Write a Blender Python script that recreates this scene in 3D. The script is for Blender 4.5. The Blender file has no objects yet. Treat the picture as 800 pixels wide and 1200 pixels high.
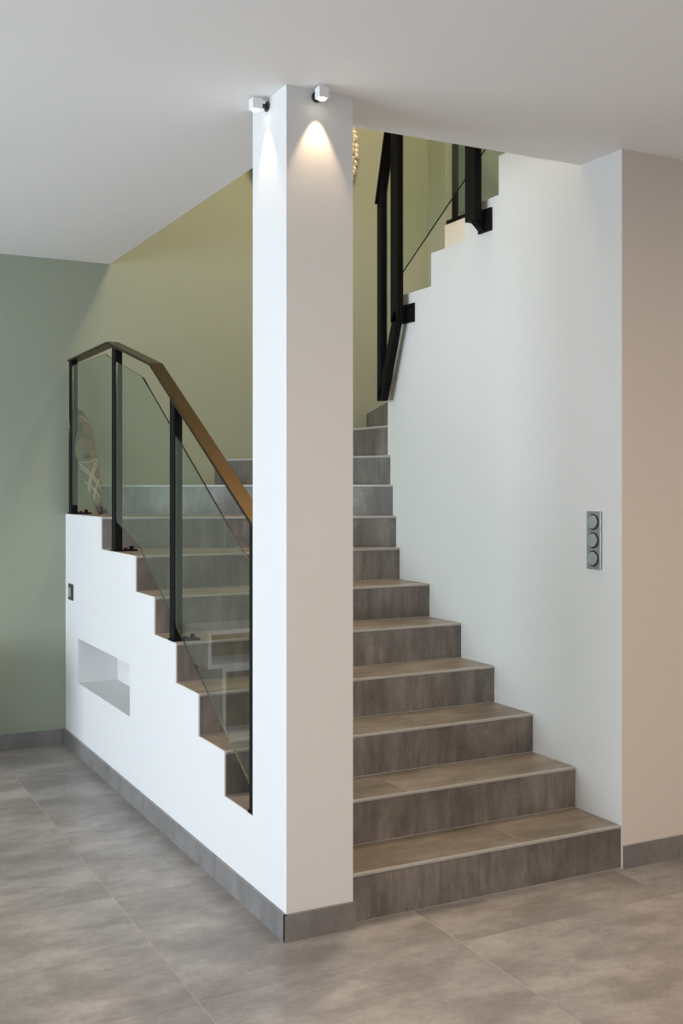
import bpy, bmesh, math, random
from mathutils import Vector, Matrix
random.seed(7)
sc = bpy.context.scene
C = sc.collection

# ------------------------------------------------------------------ camera
# world: origin = foot of the pillar's near corner, +X along the step fronts, +Y up the first flight
YAW = math.radians(27.188)
cam = bpy.data.cameras.new('camera'); camo = bpy.data.objects.new('camera', cam); C.objects.link(camo)
cam.sensor_fit = 'VERTICAL'; cam.sensor_height = 36.0; cam.lens = 1281 / 1200 * 36
cam.shift_y = -29 / 1200; cam.clip_start = .05
camo.location = (-1.4389, -3.1860, 1.45)
camo.rotation_euler = (math.pi / 2, 0, -YAW)
sc.camera = camo

# ------------------------------------------------------------------ world, light, exposure
w = bpy.data.worlds.new('world'); sc.world = w; w.use_nodes = True
nt = w.node_tree; bg = nt.nodes['Background']
bg.inputs[0].default_value = (.62, .78, 1, 1); bg.inputs[1].default_value = 2.0
sc.view_settings.view_transform = 'Standard'; sc.view_settings.look = 'None'
sc.view_settings.gamma = 1; sc.view_settings.use_curve_mapping = False
sc.view_settings.exposure = 0.0
sc.cycles.max_bounces = 10; sc.cycles.transparent_max_bounces = 16
sc.cycles.diffuse_bounces = 6

def light(name, kind, loc, rot, power, color, **k):
    l = bpy.data.lights.new(name, kind); l.energy = power; l.color = color
    for a, b in k.items(): setattr(l, a, b)
    o = bpy.data.objects.new(name, l); C.objects.link(o); o.location = loc; o.rotation_euler = rot
    return o
R = math.radians
DAY = (.80, .89, 1.0); WARM = (1.0, .74, .51)
# daylight entering by the windows of the living room (left and behind the camera)
light('daylight_left_window', 'AREA', (-5.85, .45, 1.4), (0, R(-90), 0), 292, DAY, shape='RECTANGLE', size=2.1, size_y=4.5)
light('daylight_rear_window', 'AREA', (-2.2, -6.3, 1.4), (R(90), 0, 0), 12, DAY, shape='RECTANGLE', size=3.4, size_y=2.1)
# warm ceiling lamps of the living room, outside the frame
light('ceiling_lamp_light', 'AREA', (1.5, -2.9, 2.68), (0, 0, 0), 47, WARM, shape='DISK', size=.5)
light('ceiling_lamp_light', 'AREA', (-.7, -2.5, 2.68), (0, 0, 0), 29, WARM, shape='DISK', size=.5)
# lamp upstairs above the stairwell, with two added fill lights
light('upstairs_lamp_light', 'AREA', (1.35, 1.5, 5.2), (0, 0, 0), 46, (1, .66, .30), shape='DISK', size=.45)
light('gallery_fill_light', 'AREA', (5.0, 1.2, 4.3), (0, R(90), 0), 30, DAY, shape='RECTANGLE', size=1.6, size_y=2.0)  # added cool fill for the space behind the gallery glass, no window there
light('stairwell_fill_light', 'AREA', (1.1, 1.0, 5.35), (0, 0, 0), 60, (1, .91, .74), shape='SQUARE', size=1.2)  # added fill from above for the stairwell walls, no opening in the roof

# ------------------------------------------------------------------ materials
def lin(r, g, b):
    f = lambda c: ((c / 255 + .055) / 1.055) ** 2.4 if c > 10 else c / 255 / 12.92
    return (f(r), f(g), f(b), 1)
def base(name):
    m = bpy.data.materials.new(name); m.use_nodes = True
    return m, m.node_tree, m.node_tree.nodes['Principled BSDF']
def plain(name, col, rough=.5, metal=0, spec=.5, bump=0, scale=60, var=.03):
    m, nt, b = base(name)
    tc = nt.nodes.new('ShaderNodeTexCoord'); n = nt.nodes.new('ShaderNodeTexNoise')
    n.inputs['Scale'].default_value = scale; n.inputs['Detail'].default_value = 4
    nt.links.new(tc.outputs['Object'], n.inputs['Vector'])
    mr = nt.nodes.new('ShaderNodeMapRange'); mr.inputs[3].default_value = 1 - var; mr.inputs[4].default_value = 1 + var
    nt.links.new(n.outputs[0], mr.inputs[0])
    mx = nt.nodes.new('ShaderNodeVectorMath'); mx.operation = 'SCALE'
    mx.inputs[0].default_value = col[:3]; nt.links.new(mr.outputs[0], mx.inputs['Scale'])
    nt.links.new(mx.outputs[0], b.inputs['Base Color'])
    b.inputs['Roughness'].default_value = rough; b.inputs['Metallic'].default_value = metal
    b.inputs['Specular IOR Level'].default_value = spec
    if bump:
        bp = nt.nodes.new('ShaderNodeBump'); bp.inputs['Strength'].default_value = bump; bp.inputs['Distance'].default_value = .002
        nt.links.new(n.outputs[0], bp.inputs['Height']); nt.links.new(bp.outputs[0], b.inputs['Normal'])
    return m
def tile_mat(name, c1, c2, c3, stretch, rough=.38):
    """concrete-look porcelain: cloudy patches plus brushed streaks, different on every tile"""
    m, nt, b = base(name); N = nt.nodes.new; L = nt.links.new
    tc = N('ShaderNodeTexCoord'); oi = N('ShaderNodeObjectInfo')
    cx = N('ShaderNodeCombineXYZ'); mu = N('ShaderNodeMath'); mu.operation = 'MULTIPLY'; mu.inputs[1].default_value = 37
    L(oi.outputs['Random'], mu.inputs[0])
    for i in range(3): L(mu.outputs[0], cx.inputs[i])
    ad = N('ShaderNodeVectorMath'); L(tc.outputs['Object'], ad.inputs[0]); L(cx.outputs[0], ad.inputs[1])
    def noise(scale, sv, det, ro):
        mp = N('ShaderNodeMapping'); mp.inputs['Scale'].default_value = sv; L(ad.outputs[0], mp.inputs[0])
        n = N('ShaderNodeTexNoise'); n.inputs['Scale'].default_value = scale; n.inputs['Detail'].default_value = det
        n.inputs['Roughness'].default_value = ro; L(mp.outputs[0], n.inputs['Vector']); return n
    cloud = noise(2.8, (1, 1.3, 1), 9, .68); streak = noise(3.2, stretch, 9, .7); fine = noise(55, (1, 1, 1), 3, .7)
    r1 = N('ShaderNodeMapRange'); r1.inputs[1].default_value = .40; r1.inputs[2].default_value = .60; L(cloud.outputs[0], r1.inputs[0])
    r2 = N('ShaderNodeMapRange'); r2.inputs[1].default_value = .42; r2.inputs[2].default_value = .62; L(streak.outputs[0], r2.inputs[0])
    m1 = N('ShaderNodeMix'); m1.data_type = 'RGBA'; L(r1.outputs[0], m1.inputs[0]); m1.inputs[6].default_value = c1; m1.inputs[7].default_value = c2
    f2 = N('ShaderNodeMath'); f2.operation = 'MULTIPLY'; f2.inputs[1].default_value = .62; L(r2.outputs[0], f2.inputs[0])
    m2 = N('ShaderNodeMix'); m2.data_type = 'RGBA'; L(f2.outputs[0], m2.inputs[0]); L(m1.outputs[2], m2.inputs[6]); m2.inputs[7].default_value = c3
    br = N('ShaderNodeMapRange'); br.inputs[3].default_value = .93; br.inputs[4].default_value = 1.07; L(oi.outputs['Random'], br.inputs[0])
    fr = N('ShaderNodeMapRange'); fr.inputs[3].default_value = .8; fr.inputs[4].default_value = 1.2; L(fine.outputs[0], fr.inputs[0])
    pm = N('ShaderNodeMath'); pm.operation = 'MULTIPLY'; L(br.outputs[0], pm.inputs[0]); L(fr.outputs[0], pm.inputs[1])
    vs = N('ShaderNodeVectorMath'); vs.operation = 'SCALE'; L(m2.outputs[2], vs.inputs[0]); L(pm.outputs[0], vs.inputs['Scale'])
    L(vs.outputs[0], b.inputs['Base Color'])
    rr = N('ShaderNodeMapRange'); rr.inputs[3].default_value = rough - .08; rr.inputs[4].default_value = rough + .12; L(streak.outputs[0], rr.inputs[0])
    L(rr.outputs[0], b.inputs['Roughness'])
    bp = N('ShaderNodeBump'); bp.inputs['Strength'].default_value = .12; bp.inputs['Distance'].default_value = .002
    L(fine.outputs[0], bp.inputs['Height']); L(bp.outputs[0], b.inputs['Normal'])
    return m
M = {}
M['white'] = plain('white_paint', (.70, .692, .68), .85, spec=.2, bump=.05, scale=90, var=.012)
M['ceiling'] = plain('ceiling_paint', (.89, .875, .86), .9, spec=.15, var=.01)
M['beige'] = plain('greige_wall', (.665, .60, .54), .85, spec=.2, var=.012)  # one even tone, warmer than the white walls
M['green'] = plain('sage_green_paint', (.305, .332, .258), .85, spec=.2, bump=.04, scale=80, var=.02)
M['floor'] = tile_mat('floor_tile', (.25, .222, .204, 1), (.375, .338, .312, 1), (.17, .149, .135, 1), (1.1, 2.2, 1), .34)
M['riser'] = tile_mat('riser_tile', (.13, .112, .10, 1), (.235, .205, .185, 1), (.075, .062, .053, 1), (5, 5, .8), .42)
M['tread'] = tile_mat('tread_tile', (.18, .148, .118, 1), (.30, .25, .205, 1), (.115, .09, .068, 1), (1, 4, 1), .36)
M['base'] = tile_mat('baseboard_tile', (.19, .178, .17, 1), (.25, .238, .232, 1), (.14, .128, .12, 1), (2, 2, 1), .32)
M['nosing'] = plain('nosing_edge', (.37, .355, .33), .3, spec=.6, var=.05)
M['grout'] = plain('grout', (.42, .38, .34), .8, var=.05)
M['black'] = plain('black_steel', (.006, .006, .006), .55, spec=.10, var=.1)
M['rail'] = plain('warm_reflection_steel', (.042, .025, .007), .34, metal=.8, spec=.2, var=.1)  # black steel, with the warm reflection from upstairs put into its base colour
M['alu'] = plain('brushed_aluminium', (.46, .48, .49), .35, metal=.8, var=.06)
M['key'] = plain('grey_rocker', (.36, .39, .40), .45, metal=.3, var=.04)
M['dark'] = plain('dark_plastic', (.035, .035, .038), .4, var=.05)
M['lampwhite'] = plain('white_lacquer', (.78, .78, .77), .4, var=.01)
M['woodbrown'] = plain('brown_shelf_back', (.16, .105, .06), .5, var=.2, scale=8)
M['cream'] = plain('cream_feather', (.80, .68, .50), .7, var=.15, scale=40)
M['maskwood'] = plain('weathered_mask_wood', (.15, .10, .055), .65, bump=.4, scale=35, var=.35)
M['maskdark'] = plain('dark_mask_wood', (.05, .045, .038), .65, bump=.4, scale=35, var=.3)
M['maskred'] = plain('faded_red_ochre', (.22, .12, .07), .7, var=.3, scale=30)
M['maskline'] = plain('chalky_mask_line', (.42, .36, .27), .75, var=.2, scale=60)
def glass_mat():
    m, nt, b = base('clear_glass'); nt.nodes.remove(b); N = nt.nodes.new; L = nt.links.new
    out = nt.nodes['Material Output']; t = N('ShaderNodeBsdfTransparent'); t.inputs[0].default_value = (.88, .925, .90, 1)
    g = N('ShaderNodeBsdfGlossy'); g.inputs['Roughness'].default_value = 0; g.inputs[0].default_value = (.95, 1, .98, 1)
    f = N('ShaderNodeFresnel'); f.inputs[0].default_value = 1.52
    ge = N('ShaderNodeNewGeometry'); nb = N('ShaderNodeMath'); nb.operation = 'SUBTRACT'; nb.inputs[0].default_value = 1; L(ge.outputs['Backfacing'], nb.inputs[1])
    fm = N('ShaderNodeMath'); fm.operation = 'MULTIPLY'; L(f.outputs[0], fm.inputs[0]); L(nb.outputs[0], fm.inputs[1])
    f2 = N('ShaderNodeMath'); f2.operation = 'MULTIPLY'; f2.inputs[1].default_value = 1.15; L(fm.outputs[0], f2.inputs[0])
    mx = N('ShaderNodeMixShader'); L(f2.outputs[0], mx.inputs[0]); L(t.outputs[0], mx.inputs[1]); L(g.outputs[0], mx.inputs[2])
    L(mx.outputs[0], out.inputs[0]); return m
M['glass'] = glass_mat()
M['glass_edge'] = plain('polished_glass_edge', (.02, .026, .018), .15, spec=.6)
def emit(name, col, s):
    m, nt, b = base(name); b.inputs['Base Color'].default_value = (.8, .8, .8, 1)
    b.inputs['Emission Color'].default_value = col; b.inputs['Emission Strength'].default_value = s; return m
M['lens'] = emit('lamp_lens', (1, .88, .68, 1), 9)
M['panel'] = emit('ceiling_lamp_lens', (1, .82, .6, 1), 4)

# ------------------------------------------------------------------ helpers
def ob(name, bm, mat, parent=None, bevel=0, smooth=False):
    me = bpy.data.meshes.new(name)
    bmesh.ops.recalc_face_normals(bm, faces=bm.faces); bm.to_mesh(me); bm.free()
    for mm in (mat if isinstance(mat, (list, tuple)) else [mat]): me.materials.append(M[mm])
    o = bpy.data.objects.new(name, me); C.objects.link(o)
    if parent: o.parent = parent; o.matrix_parent_inverse = Matrix.Translation(-parent.location) if parent.type == 'EMPTY' and not parent.rotation_euler.z else parent.matrix_basis.inverted()
    if bevel:
        b = o.modifiers.new('bevel', 'BEVEL'); b.width = bevel; b.segments = 2; b.limit_method = 'ANGLE'
    if smooth:
        for p in me.polygons: p.use_smooth = True
    return o
def BM(): return bmesh.new()
def box(bm, x0, x1, y0, y1, z0, z1, mi=0):
    v = [bm.verts.new(p) for p in ((x0,y0,z0),(x1,y0,z0),(x1,y1,z0),(x0,y1,z0),(x0,y0,z1),(x1,y0,z1),(x1,y1,z1),(x0,y1,z1))]
    for f in ((0,3,2,1),(4,5,6,7),(0,1,5,4),(1,2,6,5),(2,3,7,6),(3,0,4,7)):
        bm.faces.new([v[i] for i in f]).material_index = mi
    return bm
def prism(bm, poly, a, b, axis='z', side_mi=0):
    """extrude a 2D polygon; axis z: poly in XY; axis x: poly in YZ; axis y: poly in XZ"""
    f = {'z': lambda p, t: (p[0], p[1], t), 'x': lambda p, t: (t, p[0], p[1]), 'y': lambda p, t: (p[0], t, p[1])}[axis]
    lo = [bm.verts.new(f(p, a)) for p in poly]; hi = [bm.verts.new(f(p, b)) for p in poly]
    bm.faces.new(lo); bm.faces.new(hi[::-1])
    n = len(poly)
    for i in range(n): bm.faces.new([lo[i], lo[(i+1) % n], hi[(i+1) % n], hi[i]]).material_index = side_mi
    return bm
def cyl(bm, p0, p1, r, n=20, r2=None):
    p0 = Vector(p0); p1 = Vector(p1); d = p1 - p0
    q = d.to_track_quat('Z', 'Y').to_matrix().to_4x4()
    bmesh.ops.create_cone(bm, cap_ends=True, segments=n, radius1=r, radius2=r if r2 is None else r2, depth=d.length,
                          matrix=Matrix.Translation((p0 + p1) / 2) @ q)
    return bm
def ribbon(pts, t):
    """closed YZ outline of a bar of thickness t whose top edge follows pts"""
    P = [Vector(p) for p in pts]; low = []
    for i, p in enumerate(P):
        ds = []
        if i: ds.append((P[i] - P[i-1]).normalized())
        if i < len(P) - 1: ds.append((P[i+1] - P[i]).normalized())
        ns = [Vector((d.y, -d.x)) for d in ds]
        n = sum(ns, Vector((0, 0))).normalized(); k = t / max(.3, n.dot(ns[0]))
        if n.y > 0: n = -n
        low.append(p + n * k)
    return [tuple(p) for p in P] + [tuple(p) for p in low[::-1]]
def clip(poly, n, c):
    """keep the part of a convex XY polygon where n.p <= c"""
    out = []
    for i in range(len(poly)):
        a, b = poly[i], poly[(i+1) % len(poly)]
        da = n[0]*a[0] + n[1]*a[1] - c; db = n[0]*b[0] + n[1]*b[1] - c
        if da <= 0: out.append(a)
        if da * db < 0:
            t = da / (da - db); out.append((a[0] + (b[0]-a[0])*t, a[1] + (b[1]-a[1])*t))
    return out
def struct(o): o['kind'] = 'structure'; return o
def tag(o, label, cat, group=None):
    o['label'] = label; o['category'] = cat
    if group: o['group'] = group
    return o
def thing(name, label, cat, loc, group=None):
    o = bpy.data.objects.new(name, None); C.objects.link(o); o.location = loc; o.empty_display_size = .1
    return tag(o, label, cat, group)

H = 2.737; r = .1625; W = 1.408; YB = 3.03; XR = 2.4
FL = 3.0875                                             # upper floor level

# ------------------------------------------------------------------ floor
fb = box(BM(), -6, 4.2, -6.5, 3.2, -.25, -.0006)
floor = struct(ob('floor', fb, 'grout'))
P = .88; g = .0016
tb = BM(); box(tb, g, P - g, g, P - g, -.004, 0)
tm = bpy.data.meshes.new('floor_tile'); tb.to_mesh(tm); tb.free(); tm.materials.append(M['floor'])
for i in range(-7, 5):
    for j in range(-8, 3):
        x = -.39 + i * P; y = .62 + j * P
        if x < -6.8 or x > 4.2 - P + .1: continue
        if x > 0 and y > .2: continue
        if x + P > 1.5 and y > .1: continue
        o = bpy.data.objects.new('floor_tile', tm); C.objects.link(o); o.parent = floor; o.location = (x, y, 0)

# ------------------------------------------------------------------ ceiling and upper floor slab
OX, OY = .255, .265                                     # edges of the stairwell opening
b = BM()
box(b, -6, OX, -6.5, YB, H, FL - .02); box(b, OX, 4.2, -6.5, OY, H, FL - .02)
box(b, XR + .12, 4.2, OY, YB, H, FL - .02)
struct(ob('ceiling', b, 'ceiling'))
struct(ob('ceiling_upstairs', box(BM(), -.2, 5.2, -2.2, YB, 5.45, 5.6), 'ceiling'))

# ------------------------------------------------------------------ walls of the rooms
b = BM(); box(b, -6, 5.2, YB, YB + .2, 0, 5.6); struct(ob('wall_back', b, 'green'))
struct(ob('baseboard_back', box(BM(), -6, -.011, YB - .011, YB, 0, .086), 'base'))
def wall_with_opening(name, axis, c, t, a0, a1, z1, o0, o1, oz0, oz1, mat='white'):
    b = BM()
    for (s0, s1, zz0, zz1) in ((a0, o0, 0, z1), (o1, a1, 0, z1), (o0, o1, 0, oz0), (o0, o1, oz1, z1)):
        if axis == 'x': box(b, c, c + t, s0, s1, zz0, zz1)
        else: box(b, s0, s1, c, c + t, zz0, zz1)
    return struct(ob(name, b, mat))
wall_with_opening('wall_left', 'x', -6.2, .2, -6.5, YB, H, -2.0, 2.9, .3, 2.5)
wall_with_opening('wall_front', 'y', -6.7, .2, -6, 4.2, H, -4, -.4, .3, 2.5)
def window(name, axis, c, o0, o1, z0, z1, n):
    b = BM(); t = .06
    def bb(s0, s1, a, bz):
        if axis == 'x': box(b, c - .03, c + .03, s0, s1, a, bz)
        else: box(b, s0, s1, c - .03, c + .03, a, bz)
    bb(o0, o1, z0, z0 + t); bb(o0, o1, z1 - t, z1)
    for i in range(n + 1):
        s = o0 + (o1 - o0 - t) * i / n; bb(s, s + t, z0 + t, z1 - t)
    f = struct(ob(name, b, 'lampwhite'))
    for i in range(n):
        s0 = o0 + (o1 - o0 - t) * i / n + t; s1 = o0 + (o1 - o0 - t) * (i + 1) / n
        q = BM()
        if axis == 'x': box(q, c - .004, c + .004, s0, s1, z0 + t, z1 - t)
        else: box(q, s0, s1, c - .004, c + .004, z0 + t, z1 - t)
        ob('pane', q, 'glass', f)
window('window_1', 'x', -6.1, -2.0, 2.9, .3, 2.5, 4)
window('window_2', 'y', -6.6, -4, -.4, .3, 2.5, 3)
struct(ob('wall_far_right', box(BM(), 4.2, 4.4, -6.5, .2, 0, H), 'white'))
# wall facing the room on the right of the stairs
struct(ob('wall_right', box(BM(), W + .0006, 4.2, .0240, .18, 0, H), 'beige'))
b = box(BM(), W + .005, 4.2, .013, .0239, 0, .086)
struct(ob('baseboard_right', b, 'base'))
# upstairs
struct(ob('wall_upstairs_left', box(BM(), -.2, .0, -2.2, YB, FL - .02, 5.45), 'green'))
struct(ob('wall_upstairs_front', box(BM(), -.2, 5.2, -2.4, -2.2, FL - .02, 5.45), 'white'))
struct(ob('wall_upstairs_right', box(BM(), 5.2, 5.4, -2.4, YB + .2, FL - .02, 5.6), 'green'))
struct(ob('floor_upstairs', box(BM(), -.2, OX, -2.2, YB, FL - .02, FL), 'base'))
struct(ob('floor_upstairs', box(BM(), OX, 5.2, -2.2, OY, FL - .02, FL), 'base'))
struct(ob('floor_upstairs', box(BM(), XR + .12, 5.2, OY, YB, FL - .02, FL), 'base'))
# outer side wall of the stairwell: full height at the back, a low upstand further on
struct(ob('wall_stairwell_side', box(BM(), XR, XR + .12, 2.82, YB, 0, 5.45), 'green'))
struct(ob('wall_stairwell_upstand', box(BM(), XR, XR + .12, .18, 2.82, 0, 3.15), 'white'))

# ------------------------------------------------------------------ white wall between the two flights (stepped top)
b = BM(); T = .15
prof = [(.0245, 0), (1.823, 0), (1.823, 12*r - .03), (1.795, 12*r - .03), (1.795, 13*r), (1.765, 13*r), (1.765, 14*r), (1.70, 14*r), (1.70, 15*r),
        (1.392, 15*r), (1.392, 16*r), (1.092, 16*r), (1.092, 17*r - .01), (.825, 17*r - .01), (.825, 18*r), (.54, 18*r), (.54, FL), (OY + .001, FL), (OY + .001, H - .0), (.0245, H - .0)]
prism(b, prof, W, W + T, 'x')
struct(ob('wall_stair', b, 'white'))

# ------------------------------------------------------------------ pillar
struct(ob('pillar', box(BM(), 0, .24, 0, .28, 0, H), 'white'))
bb = struct(ob('baseboard_front', box(BM(), -.011, .246, -.011, .0001, 0, .086), 'base'))

# ------------------------------------------------------------------ parapet of the first flight, with the niche
steps_l = [(.28, .548, 2), (.548, .825, 3), (.825, 1.098, 4), (1.098, 1.386, 5), (1.386, 1.665, 6), (1.665, 2.262, 7), (2.262, YB, 8)]
N0, N1, NZ0, NZ1, ND = 1.757, 2.742, .389, .630, .22
b = BM()
for y0, y1, k in steps_l:
    cuts = [y0] + [c for c in (N0, N1) if y0 < c < y1] + [y1]
    for a, c in zip(cuts, cuts[1:]):
        inside = N0 <= (a + c) / 2 <= N1
        spans = [(0, NZ0), (NZ1, k*r)] if inside else [(0, k*r)]
        for z0, z1 in spans:
            box(b, 0, .006, a, c, z0, z1)
            box(b, .006, ND, a + (.012 if a == y0 else 0), c, z0, z1 if z1 < k*r - .03 else k*r - .03)
box(b, ND - .002, ND + .02, N0 - .02, N1 + .02, NZ0 - .02, NZ1 + .02)
struct(ob('wall_parapet', b, 'white'))
cut = [-.011, .616, 1.52, 2.422, YB - .011]
for y0, y1 in zip(cut, cut[1:]):
    o = ob('baseboard_left', box(BM(), -.011, 0, y0 + (.001 if y0 > 0 else .0002), y1 - .001, 0, .086), 'base'); struct(o)

# ------------------------------------------------------------------ staircase
stair = thing('staircase', 'half-turn staircase of grey-brown stone tile steps winding up behind the white pillar', 'staircase', (.8, .03, 0))
# front line of every step: (left point, right point), seen climbing
Lr = {1: ((.2405, .028), (W, .030)), 2: ((.2405, .300), (W, .297))}
L = {1: ((.2405, .028), (W, .030)), 2: ((.007, .281), (W, .297)), 3: ((.007, .548), (W, .577)), 4: ((.007, .825), (W, .858)), 5: ((.007, 1.098), (W, 1.127)),
     6: ((.007, 1.386), (W, 1.408)), 7: ((.007, 1.665), (W, 1.700)), 8: ((.007, 2.262), (W, 1.735)), 9: ((.205, YB), (W, 1.770)), 10: ((.893, YB), (W, 1.795)),
     11: ((1.40, YB), (W + .008, 1.828)), 12: ((1.94, YB), (1.45, 1.826)), 13: ((XR, 2.72), (1.50, 1.826)), 14: ((XR, 2.2), (1.559, 1.79)), 15: ((XR, 1.74), (1.559, 1.70)),
     16: ((XR, 1.40), (1.559, 1.392)), 17: ((XR, 1.10), (1.559, 1.092)), 18: ((XR, .82), (1.559, .825)), 19: ((XR, .54), (1.559, .54))}
top = {k: k * r for k in L}
top[10] = 1.618; top[11] = 1.777; top[12] = 1.932
corner = {8: [(.007, YB)], 12: [(XR, YB)]}
def shift(l, d):
    a, c = Vector(l[0]), Vector(l[1]); n = Vector((-(c - a).y, (c - a).x)).normalized()   # left-to-right line: normal points up the stairs
    return (tuple(a + n * d), tuple(c + n * d))
joints_r = {1: (1.017,), 2: (.80,), 3: (.92,), 4: (.66,), 5: (.55, ), 6: (.45,), 7: (.62,), 8: (.58,), 9: (.9,), 10: (1.2,)}
joints_t = {1: (.95,), 2: (.62,), 3: (.88,), 4: (.70,), 5: (.5,), 6: (.9,), 7: (.62,), 8: (.75,)}
core = BM()
TT = .010; D = .0015
for k in range(1, 19):
    l0, l1 = L[k], L[k + 1]
    poly_front = list(l0); back = [l1[1], l1[0]]
    mid = corner.get(k, [])
    if k == 7: back = [l1[1], l1[0]]
    poly = [l0[0], l0[1], l1[1], l1[0]] + mid
    if k == 1:                                            # first tread meets the pillar
        poly = [l0[0], l0[1], l1[1], (.2405, .300)]
    # structural core, a little behind and below the tiles
    s0 = shift(l0, D); s1 = shift(l1, D)
    cp = [s0[0], s0[1], s1[1], s1[0]] + mid
    if k == 1: cp = [s0[0], s0[1], s1[1], (.2405, .300)]
    z0 = max(0, top[k] - .45) if k in (1, 2) else top[k] - .26
    z0 = max(z0, 0)
    prism(core, cp, z0, top[k] - TT, 'z')
    # riser tiles
    zlo = top.get(k - 1, 0) + .0035; zhi = top[k] - TT - .001
    a, c = Vector(l0[0]), Vector(l0[1])
    if k == 2: a = Vector((.007, .281))
    ts = [0] + sorted((j - a.x) / (c.x - a.x) for j in joints_r.get(k, ()) if c.x > a.x) + [1]
    n = Vector((-(c - a).y, (c - a).x)).normalized()
    for t0, t1 in zip(ts, ts[1:]):
        p, q = a.lerp(c, t0), a.lerp(c, t1); e = (q - p).normalized() * .001
        p = p + (e if t0 > 0 else Vector((0, 0))); q = q - (e if t1 < 1 else Vector((0, 0)))
        bm = prism(BM(), [tuple(p), tuple(q), tuple(q + n * D), tuple(p + n * D)], zlo, zhi, 'z')
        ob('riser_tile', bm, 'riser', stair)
    # tread tiles with a lighter front edge strip
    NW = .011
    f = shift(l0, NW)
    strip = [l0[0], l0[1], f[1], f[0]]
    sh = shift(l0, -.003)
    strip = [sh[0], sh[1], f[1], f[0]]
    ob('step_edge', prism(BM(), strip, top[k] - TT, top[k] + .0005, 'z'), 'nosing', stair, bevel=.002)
    tp = [f[0], f[1], l1[1], l1[0]] + mid
    if k == 1: tp = [f[0], f[1], l1[1], (.2405, .300)]
    s1 = shift(l1, -.002)
    xs = joints_t.get(k, ())
    pieces = [tp]
    for x in xs:
        npieces = []
        for pp in pieces:
            A = clip(pp, (1, 0), x - .001); B = clip(pp, (-1, 0), -(x + .001))
            npieces += [q for q in (A, B) if len(q) > 2]
        pieces = npieces
    for pp in pieces:
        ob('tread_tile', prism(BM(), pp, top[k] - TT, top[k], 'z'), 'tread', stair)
ob('stair_core', core, 'grout', stair)

# ------------------------------------------------------------------ lower railing on the parapet
rail = thing('stair_railing', 'black steel stair railing with glass panes standing on the stepped white parapet', 'railing', (.03, 1.6, 1.0))
HR = [(2.985, 2.168), (2.16, 2.172), (1.46, 1.996), (.282, 1.322)]
ob('handrail', prism(BM(), ribbon(HR, .013), 0.0, .062, 'x'), 'rail', rail, bevel=.0015)
def zrail(y, off=.010):
    for (ya, za), (yb, zb) in zip(HR, HR[1:]):
        if yb <= y <= ya: return za + (zb - za) * (ya - y) / (ya - yb) - off
    return HR[-1][1]
posts = [(2.925, 2.985, 8), (2.030, 2.095, 7), (1.140, 1.200, 5), (.283, .330, 2)]
for y0, y1, k in posts:
    b = prism(BM(), [(y0, k*r + .008), (y1, k*r + .008), (y1, zrail(y1)), (y0, zrail(y0))], .008, .043, 'x')
    p = ob('post', b, 'black', rail, bevel=.001)
    q = box(BM(), .002, .120, y0 - .003, y1 + .003, k*r + .0005, k*r + .009)
    pl = ob('foot_plate', q, 'black', p, bevel=.001)
    c = BM(); cyl(c, (.098, (y0+y1)/2, k*r + .009), (.098, (y0+y1)/2, k*r + .024), .010, 6); cyl(c, (.068, (y0+y1)/2, k*r+.009), (.068, (y0+y1)/2, k*r + .016), .008, 6)
    ob('bolt', c, 'black', p)
gt = [(2.985, 2.122), (2.27, 2.117), (1.60, 1.942), (1.144, 1.660), (.28, 1.160)]
gt = [(2.985, 2.128), (2.24, 2.118), (1.60, 1.945), (.28, 1.150)]
gb = [(2.985, 1.352), (2.28, 1.352), (2.044, 1.290), (1.66, 1.185), (.28, .385)]
def at(line, y):
    for (ya, za), (yb, zb) in zip(line, line[1:]):
        if yb <= y <= ya: return za + (zb - za) * (ya - y) / (ya - yb)
    return line[0][1] if y > line[0][0] else line[-1][1]
def pane_poly(t, bo, y1, y0):
    up = [(y1, at(t, y1))] + [p for p in t if y0 < p[0] < y1] + [(y0, at(t, y0))]
    lo = [(y1, at(bo, y1))] + [p for p in bo if y0 < p[0] < y1] + [(y0, at(bo, y0))]
    return up + lo[::-1]
for y1, y0 in ((2.925, 2.095), (2.030, 1.200), (1.140, .330)):
    ob('glass_pane', prism(BM(), pane_poly(gt, gb, y1 - .001, y0 + .001), .011, .019, 'x', 1), ['glass', 'glass_edge'], rail)

# ------------------------------------------------------------------ upper railing, bracketed to the white wall
ur = thing('stair_railing', 'black steel railing with glass hung high on the white wall between the flights', 'railing', (1.36, 1.7, 1.9))
X0, X1 = 1.335, 1.372
HU = [(1.815, 2.93), (1.690, 3.36), (.30, 4.17)]
ob('handrail', prism(BM(), ribbon(HU, .013), X0 - .012, X1 + .012, 'x'), 'black', ur, bevel=.0015)
ob('post', prism(BM(), [(1.765, 1.93), (1.808, 1.905), (1.808, 2.93), (1.765, 3.06)], X0, X1, 'x'), 'black', ur, bevel=.001)
ob('bottom_rail', prism(BM(), [(1.81, 1.900), (1.755, 1.900), (1.605, 2.30), (1.63, 2.36)], X0, X1, 'x'), 'black', ur, bevel=.001)
for y0, y1, zb, zt, pz0, pz1, py0, py1 in ((1.600, 1.668, 2.29, 3.37, 2.285, 2.380, 1.545, 1.645), (.905, .985, 2.655, 3.78, 2.605, 2.708, .872, .972)):
    p = ob('post', box(BM(), X0, X1, y0, y1, zb, zt), 'black', ur, bevel=.001)
    ob('wall_bracket', box(BM(), W - .012, W - .0005, py0, py1, pz0, pz1), 'black', p, bevel=.001)
    ob('bracket_arm', prism(BM(), [(X0 + .004, zb + .001), (W - .012, pz0), (W - .012, pz0 + .09), (X0 + .004, zb + .08)], y0 + .01, y0 + .05, 'y'), 'black', p)
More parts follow.
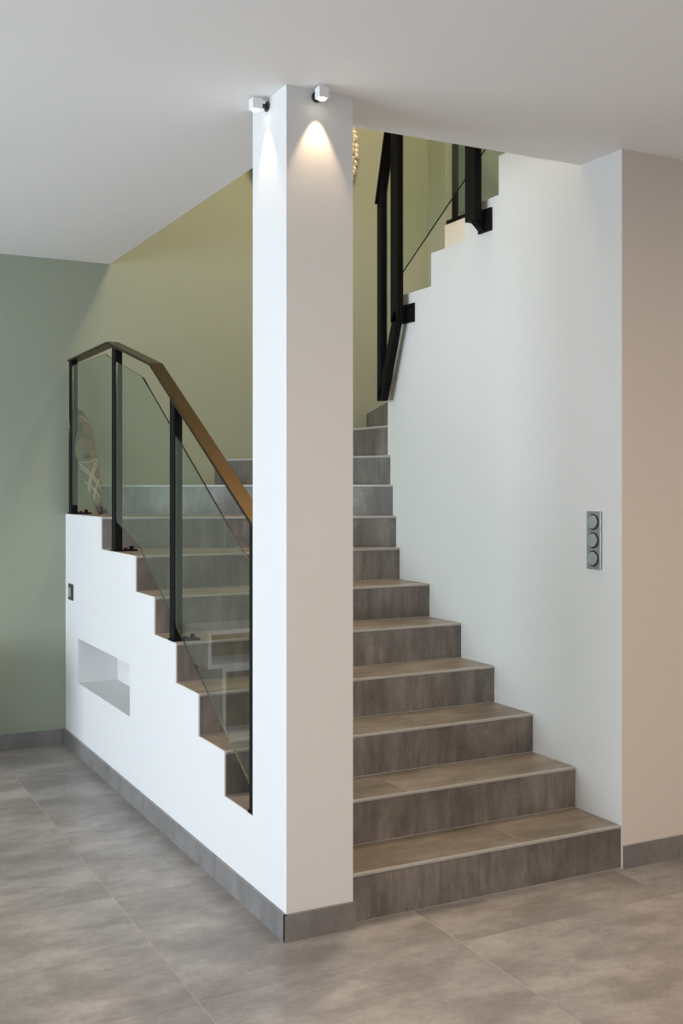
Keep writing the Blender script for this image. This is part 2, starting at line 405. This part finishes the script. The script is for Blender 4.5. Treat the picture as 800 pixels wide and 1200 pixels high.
ub = [(1.765, 2.00), (1.665, 2.33), (1.583, 2.53), (.30, 3.275)]
ut = [(1.765, 2.99), (1.69, 3.28), (.30, 4.09)]
for y1, y0 in ((1.764, 1.669), (1.599, .986), (.904, .31)):
    ob('glass_pane', prism(BM(), pane_poly(ut, ub, y1, y0), X0 + .016, X0 + .024, 'x', 1), ['glass', 'black'], ur)

# gallery railing on the upstand of the upper floor
gr = thing('gallery_railing', 'black framed glass railing on the small white upstand of the upper floor', 'railing', (XR + .04, 2.2, 3.15))
ob('base_rail', box(BM(), XR - .002, XR + .07, .3, 2.80, 3.151, 3.175), 'black', gr)
for y in (2.70, 1.5, .35): ob('post', box(BM(), XR + .012, XR + .037, y + .02, y + .055, 3.175, 4.05), 'black', gr)
ob('handrail', box(BM(), XR, XR + .06, .3, 2.80, 4.05, 4.063), 'rail', gr)
for y0, y1 in ((1.561, 2.699), (.411, 1.499)):
    ob('glass_pane', prism(BM(), [(y0, 3.20), (y1, 3.20), (y1, 3.98), (y0, 3.98)], XR + .02, XR + .028, 'x', 1), ['glass', 'glass_edge'], gr)

# ------------------------------------------------------------------ switches
sw = thing('light_switch', 'triple light switch with three round grey dials in brushed metal frame on white wall', 'switch', (W, .176, 1.24))
x1 = W - .0005
sy0, sy1, sz0, sz1 = .136, .218, 1.128, 1.356
ob('frame', box(BM(), W - .009, x1, sy0, sy1, sz0, sz1), 'alu', sw, bevel=.002)
for i in range(3):
    z = 1.242 + (i - 1) * .0715
    c = BM(); cyl(c, (W - .010, .177, z), (W - .0125, .177, z), .0315, 32); ob('ring', c, 'dark', sw)
    c = BM(); cyl(c, (W - .0125, .177, z), (W - .019, .177, z), .0265, 32, .0255); ob('dial', c, 'key', sw, bevel=.001)
s2 = thing('light_switch', 'single small dark grey switch with pale rocker at far end of parapet', 'switch', (0, 2.89, .87))
ob('frame', box(BM(), -.009, -.0005, 2.845, 2.935, .825, .915), 'dark', s2, bevel=.002)
ob('rocker', box(BM(), -.014, -.009, 2.865, 2.912, .845, .895), 'key', s2, bevel=.002)

# ------------------------------------------------------------------ two cube spots at the top of the pillar
def spot(label, joint, out, right, power):
    j = Vector(joint); out = Vector(out); rt = Vector(right)
    t = thing('wall_spotlight', label, 'lamp', joint, 'white cube spotlights at the top of the pillar')
    c = BM(); cyl(c, j, j + out * .006, .017, 24); ob('wall_rose', c, 'dark', t)
    c = BM(); cyl(c, j + out * .005 , j + out * .027, .0075, 16); ob('joint', c, 'dark', t)
    ce = j + out * .043 + Vector((0, 0, 0)); s = .0175
    a = ce - out * s - rt * s; d = ce + out * s + rt * s
    hb = box(BM(), min(a.x, d.x), max(a.x, d.x), min(a.y, d.y), max(a.y, d.y), ce.z - s, ce.z + s)
    hd = ob('housing', hb, 'lampwhite', t, bevel=.002)
    c = BM(); cyl(c, (ce.x, ce.y, ce.z - s - .0002), (ce.x, ce.y, ce.z - s - .002), .0135, 24); ob('lens', c, 'lens', t)
    l = light('spot_beam', 'SPOT', (ce.x - out.x * .004, ce.y - out.y * .004, ce.z - s - .004), (-out.y * R(8), out.x * R(8), 0), power, (1, .72, .44), spot_size=R(56), spot_blend=.55, shadow_soft_size=.008)
    l.parent = t; l.matrix_parent_inverse = Matrix.Translation(-t.location)
    return t
spot('small white cube spotlight on the pillar face toward the green wall', (-.0003, .150, 2.712), (-1, 0, 0), (0, 1, 0), 3)
spot('small white cube spotlight on the pillar face toward the viewer', (.105, -.0003, 2.712), (0, -1, 0), (1, 0, 0), 5.5)

# ------------------------------------------------------------------ long mask leaning in the corner of the landing
mk = thing('tribal_mask', 'long narrow carved wooden mask with pale crossing lines leaning in landing corner', 'mask', (.155, 2.80, 8*r))
bot = Vector((.140, 2.80, 8*r + .002)); topp = Vector((.045, 2.985, 1.892))
ax = (topp - bot); Lm = ax.length; ax.normalize()
view = (Vector((-1.44, -3.19, 1.45)) - bot); nrm = Vector((-.25, -1, .0)); nrm = (nrm - ax * nrm.dot(ax)).normalized(); sd = ax.cross(nrm).normalized() * -1
if sd.x < 0: sd = -sd
def mw(t):                                              # half width along the mask, t=0 tip .. 1 top
    if t > .72: return .062 * math.sqrt(max(0, 1 - ((t - .72) / .28) ** 2.4))
    return .062 * (1 - .80 * (1 - t / .72) ** 1.7)
def mbulge(u, t):
    return .028 * (1 - u * u) * (1 - .25 * abs(t - .6)) + (.012 * math.exp(-(u / .22) ** 2) if .50 < t < .78 else 0)
NV, NU = 40, 10
b = BM(); gv = []; bk = []
for i in range(NV + 1):
    t = i / NV; row = []; rb = []
    for j in range(NU + 1):
        u = -1 + 2 * j / NU
        p = bot + ax * (t * Lm) + sd * (u * mw(t)) + nrm * mbulge(u, t)
        row.append(b.verts.new(p)); rb.append(b.verts.new(bot + ax * (t * Lm) + sd * (u * mw(t)) - nrm * .006))
    gv.append(row); bk.append(rb)
for i in range(NV):
    for j in range(NU):
        t = (i + .5) / NV
        f = b.faces.new([gv[i][j], gv[i][j+1], gv[i+1][j+1], gv[i+1][j]])
        f.material_index = 1 if (t > .93 or t < .10) else 0
        b.faces.new([bk[i][j], bk[i+1][j], bk[i+1][j+1], bk[i][j+1]])
    b.faces.new([gv[i][0], gv[i+1][0], bk[i+1][0], bk[i][0]]); b.faces.new([gv[i][NU], bk[i][NU], bk[i+1][NU], gv[i+1][NU]])
b.faces.new([*gv[0], *bk[0][::-1]]); 
ob('face_board', b, ['maskwood', 'maskdark'], mk, smooth=True)
def band(name, pts, wd, mat, lift=.003):
    """raised line following the mask front; pts in (u, t)"""
    b = BM(); prev = None
    P = []
    for (u0, t0), (u1, t1) in zip(pts, pts[1:]):
        for s in range(6): P.append((u0 + (u1 - u0) * s / 6, t0 + (t1 - t0) * s / 6))
    P.append(pts[-1])
    for i, (u, t) in enumerate(P):
        u = max(-.97, min(.97, u))
        q = P[min(i + 1, len(P) - 1)]; q0 = P[max(i - 1, 0)]
        dv = sd * ((q[0] - q0[0]) * mw(t)) + ax * ((q[1] - q0[1]) * Lm); dv.normalize(); cr = dv.cross(nrm).normalized() * wd / 2
        c = bot + ax * (t * Lm) + sd * (u * mw(t)) + nrm * (mbulge(u, t) - .002)
        ring = [b.verts.new(c - cr), b.verts.new(c - cr * .6 + nrm * (lift + .002)), b.verts.new(c + cr * .6 + nrm * (lift + .002)), b.verts.new(c + cr)]
        if prev:
            for a in range(4): b.faces.new([prev[a], prev[(a+1) % 4], ring[(a+1) % 4], ring[a]])
        prev = ring
    return ob(name, b, mat, mk)
band('brow_line', [(-.95, .84), (-.5, .90), (0, .915), (.5, .90), (.95, .84)], .008, 'maskline')
band('brow_line', [(-.9, .80), (-.4, .855), (.1, .87), (.6, .85), (.95, .80)], .012, 'maskred')
band('nose', [(0, .84), (0, .72)], .030, 'maskdark', .010)
band('eye', [(-.75, .695), (-.3, .71)], .014, 'maskdark', .004); band('eye', [(.3, .71), (.75, .695)], .014, 'maskdark', .004)
band('mouth', [(-.38, .535), (.38, .535)], .030, 'maskdark', .007)
for s in (1, -1):
    band('crossing_line', [(-.9 * s, .49), (.95 * s, .24)], .0085, 'maskline'); band('crossing_line', [(-.9 * s, .455), (.95 * s, .205)], .0085, 'maskline')
    band('crossing_line', [(-.95 * s, .32), (.6 * s, .14)], .0085, 'maskline')
band('chin_line', [(-.9, .50), (0, .475), (.9, .50)], .006, 'maskline')

# ------------------------------------------------------------------ round feather ruffle on the stairwell wall
jc = Vector((1.46, YB, 3.60)); RJ = .40
ju = thing('feather_wall_ornament', 'round cream ruffled feather ornament high on olive wall behind the pillar', 'wall ornament', jc)
c = BM(); cyl(c, jc + Vector((0, -.002, 0)), jc + Vector((0, -.04, 0)), RJ * .86, 40); ob('backing', c, 'cream', ju)
b = BM(); rnd = random.Random(3)
for ring in range(9):
    rr = RJ * (1 - ring * .105); n = max(8, int(62 * rr / RJ)); dep = -.03 - .10 * math.sin(min(1, ring / 6) * math.pi / 2)
    for i in range(n):
        a = 2 * math.pi * (i + .5 * (ring % 2)) / n + rnd.uniform(-.03, .03)
        e = Vector((math.cos(a), 0, math.sin(a))); tn = Vector((-math.sin(a), 0, math.cos(a)))
        wd = .020; ln = .075; o0 = jc + e * (rr - ln) + Vector((0, dep, 0))
        pr = None
        for s in range(5):
            q = s / 4; ww = wd * math.sin(math.pi * (.18 + .72 * q)) ; c0 = o0 + e * (ln * q * rnd.uniform(.97, 1.03)) + Vector((0, -.035 * math.sin(q * 2.6), 0))
            cur = [b.verts.new(c0 - tn * ww + Vector((0, .008, 0))), b.verts.new(c0), b.verts.new(c0 + tn * ww + Vector((0, .008, 0)))]
            if pr:
                b.faces.new([pr[0], pr[1], cur[1], cur[0]]); b.faces.new([pr[1], pr[2], cur[2], cur[1]])
            pr = cur
fe = ob('feathers', b, 'cream', ju); fe['kind'] = 'stuff'
sm = fe.modifiers.new('thickness', 'SOLIDIFY'); sm.thickness = .002

# ------------------------------------------------------------------ low shelf left of the stairs (outside the frame, mirrored in the glass)
sh = thing('shelf_unit', 'low stepped white open shelf against green wall, mirrored in the stair glass', 'shelf', (-1.2, 2.8, 0))
def cube_shelf(x0, x1, y0, y1, z0, z1, t=.022):
    b = BM(); box(b, x0, x1, y0, y1, z0, z0 + t); box(b, x0, x1, y0, y1, z1 - t, z1)
    box(b, x0, x0 + t, y0, y1, z0 + t, z1 - t); box(b, x1 - t, x1, y0, y1, z0 + t, z1 - t)
    ob('carcass', b, 'lampwhite', sh)
    ob('back_panel', box(BM(), x0 + t, x1 - t, y1 - .09, y1 - .08, z0 + t, z1 - t), 'woodbrown', sh)
cube_shelf(-2.0, -.765, 2.62, 3.015, .001, .426); cube_shelf(-1.9, -.678, 2.62, 3.015, .4265, .640)

# ceiling lamps out of the frame that give the warm light
for (x, y, d) in ((1.5, -2.9, 'flush round warm ceiling lamp over the right of the room'), (-.7, -2.5, 'flush round warm ceiling lamp over the left of the room')):
    t = thing('ceiling_lamp', d, 'lamp', (x, y, H))
    c = BM(); cyl(c, (x, y, H - .0005), (x, y, H - .04), .28, 40); ob('housing', c, 'lampwhite', t)
    c = BM(); cyl(c, (x, y, H - .04), (x, y, H - .044), .26, 40); ob('diffuser', c, 'panel', t)
x, y = 1.35, 1.5
t = thing('ceiling_lamp', 'flush round warm ceiling lamp upstairs above the stairwell', 'lamp', (x, y, 5.45))
c = BM(); cyl(c, (x, y, 5.449), (x, y, 5.40), .25, 40); ob('housing', c, 'lampwhite', t)
c = BM(); cyl(c, (x, y, 5.40), (x, y, 5.396), .23, 40); ob('diffuser', c, 'panel', t)
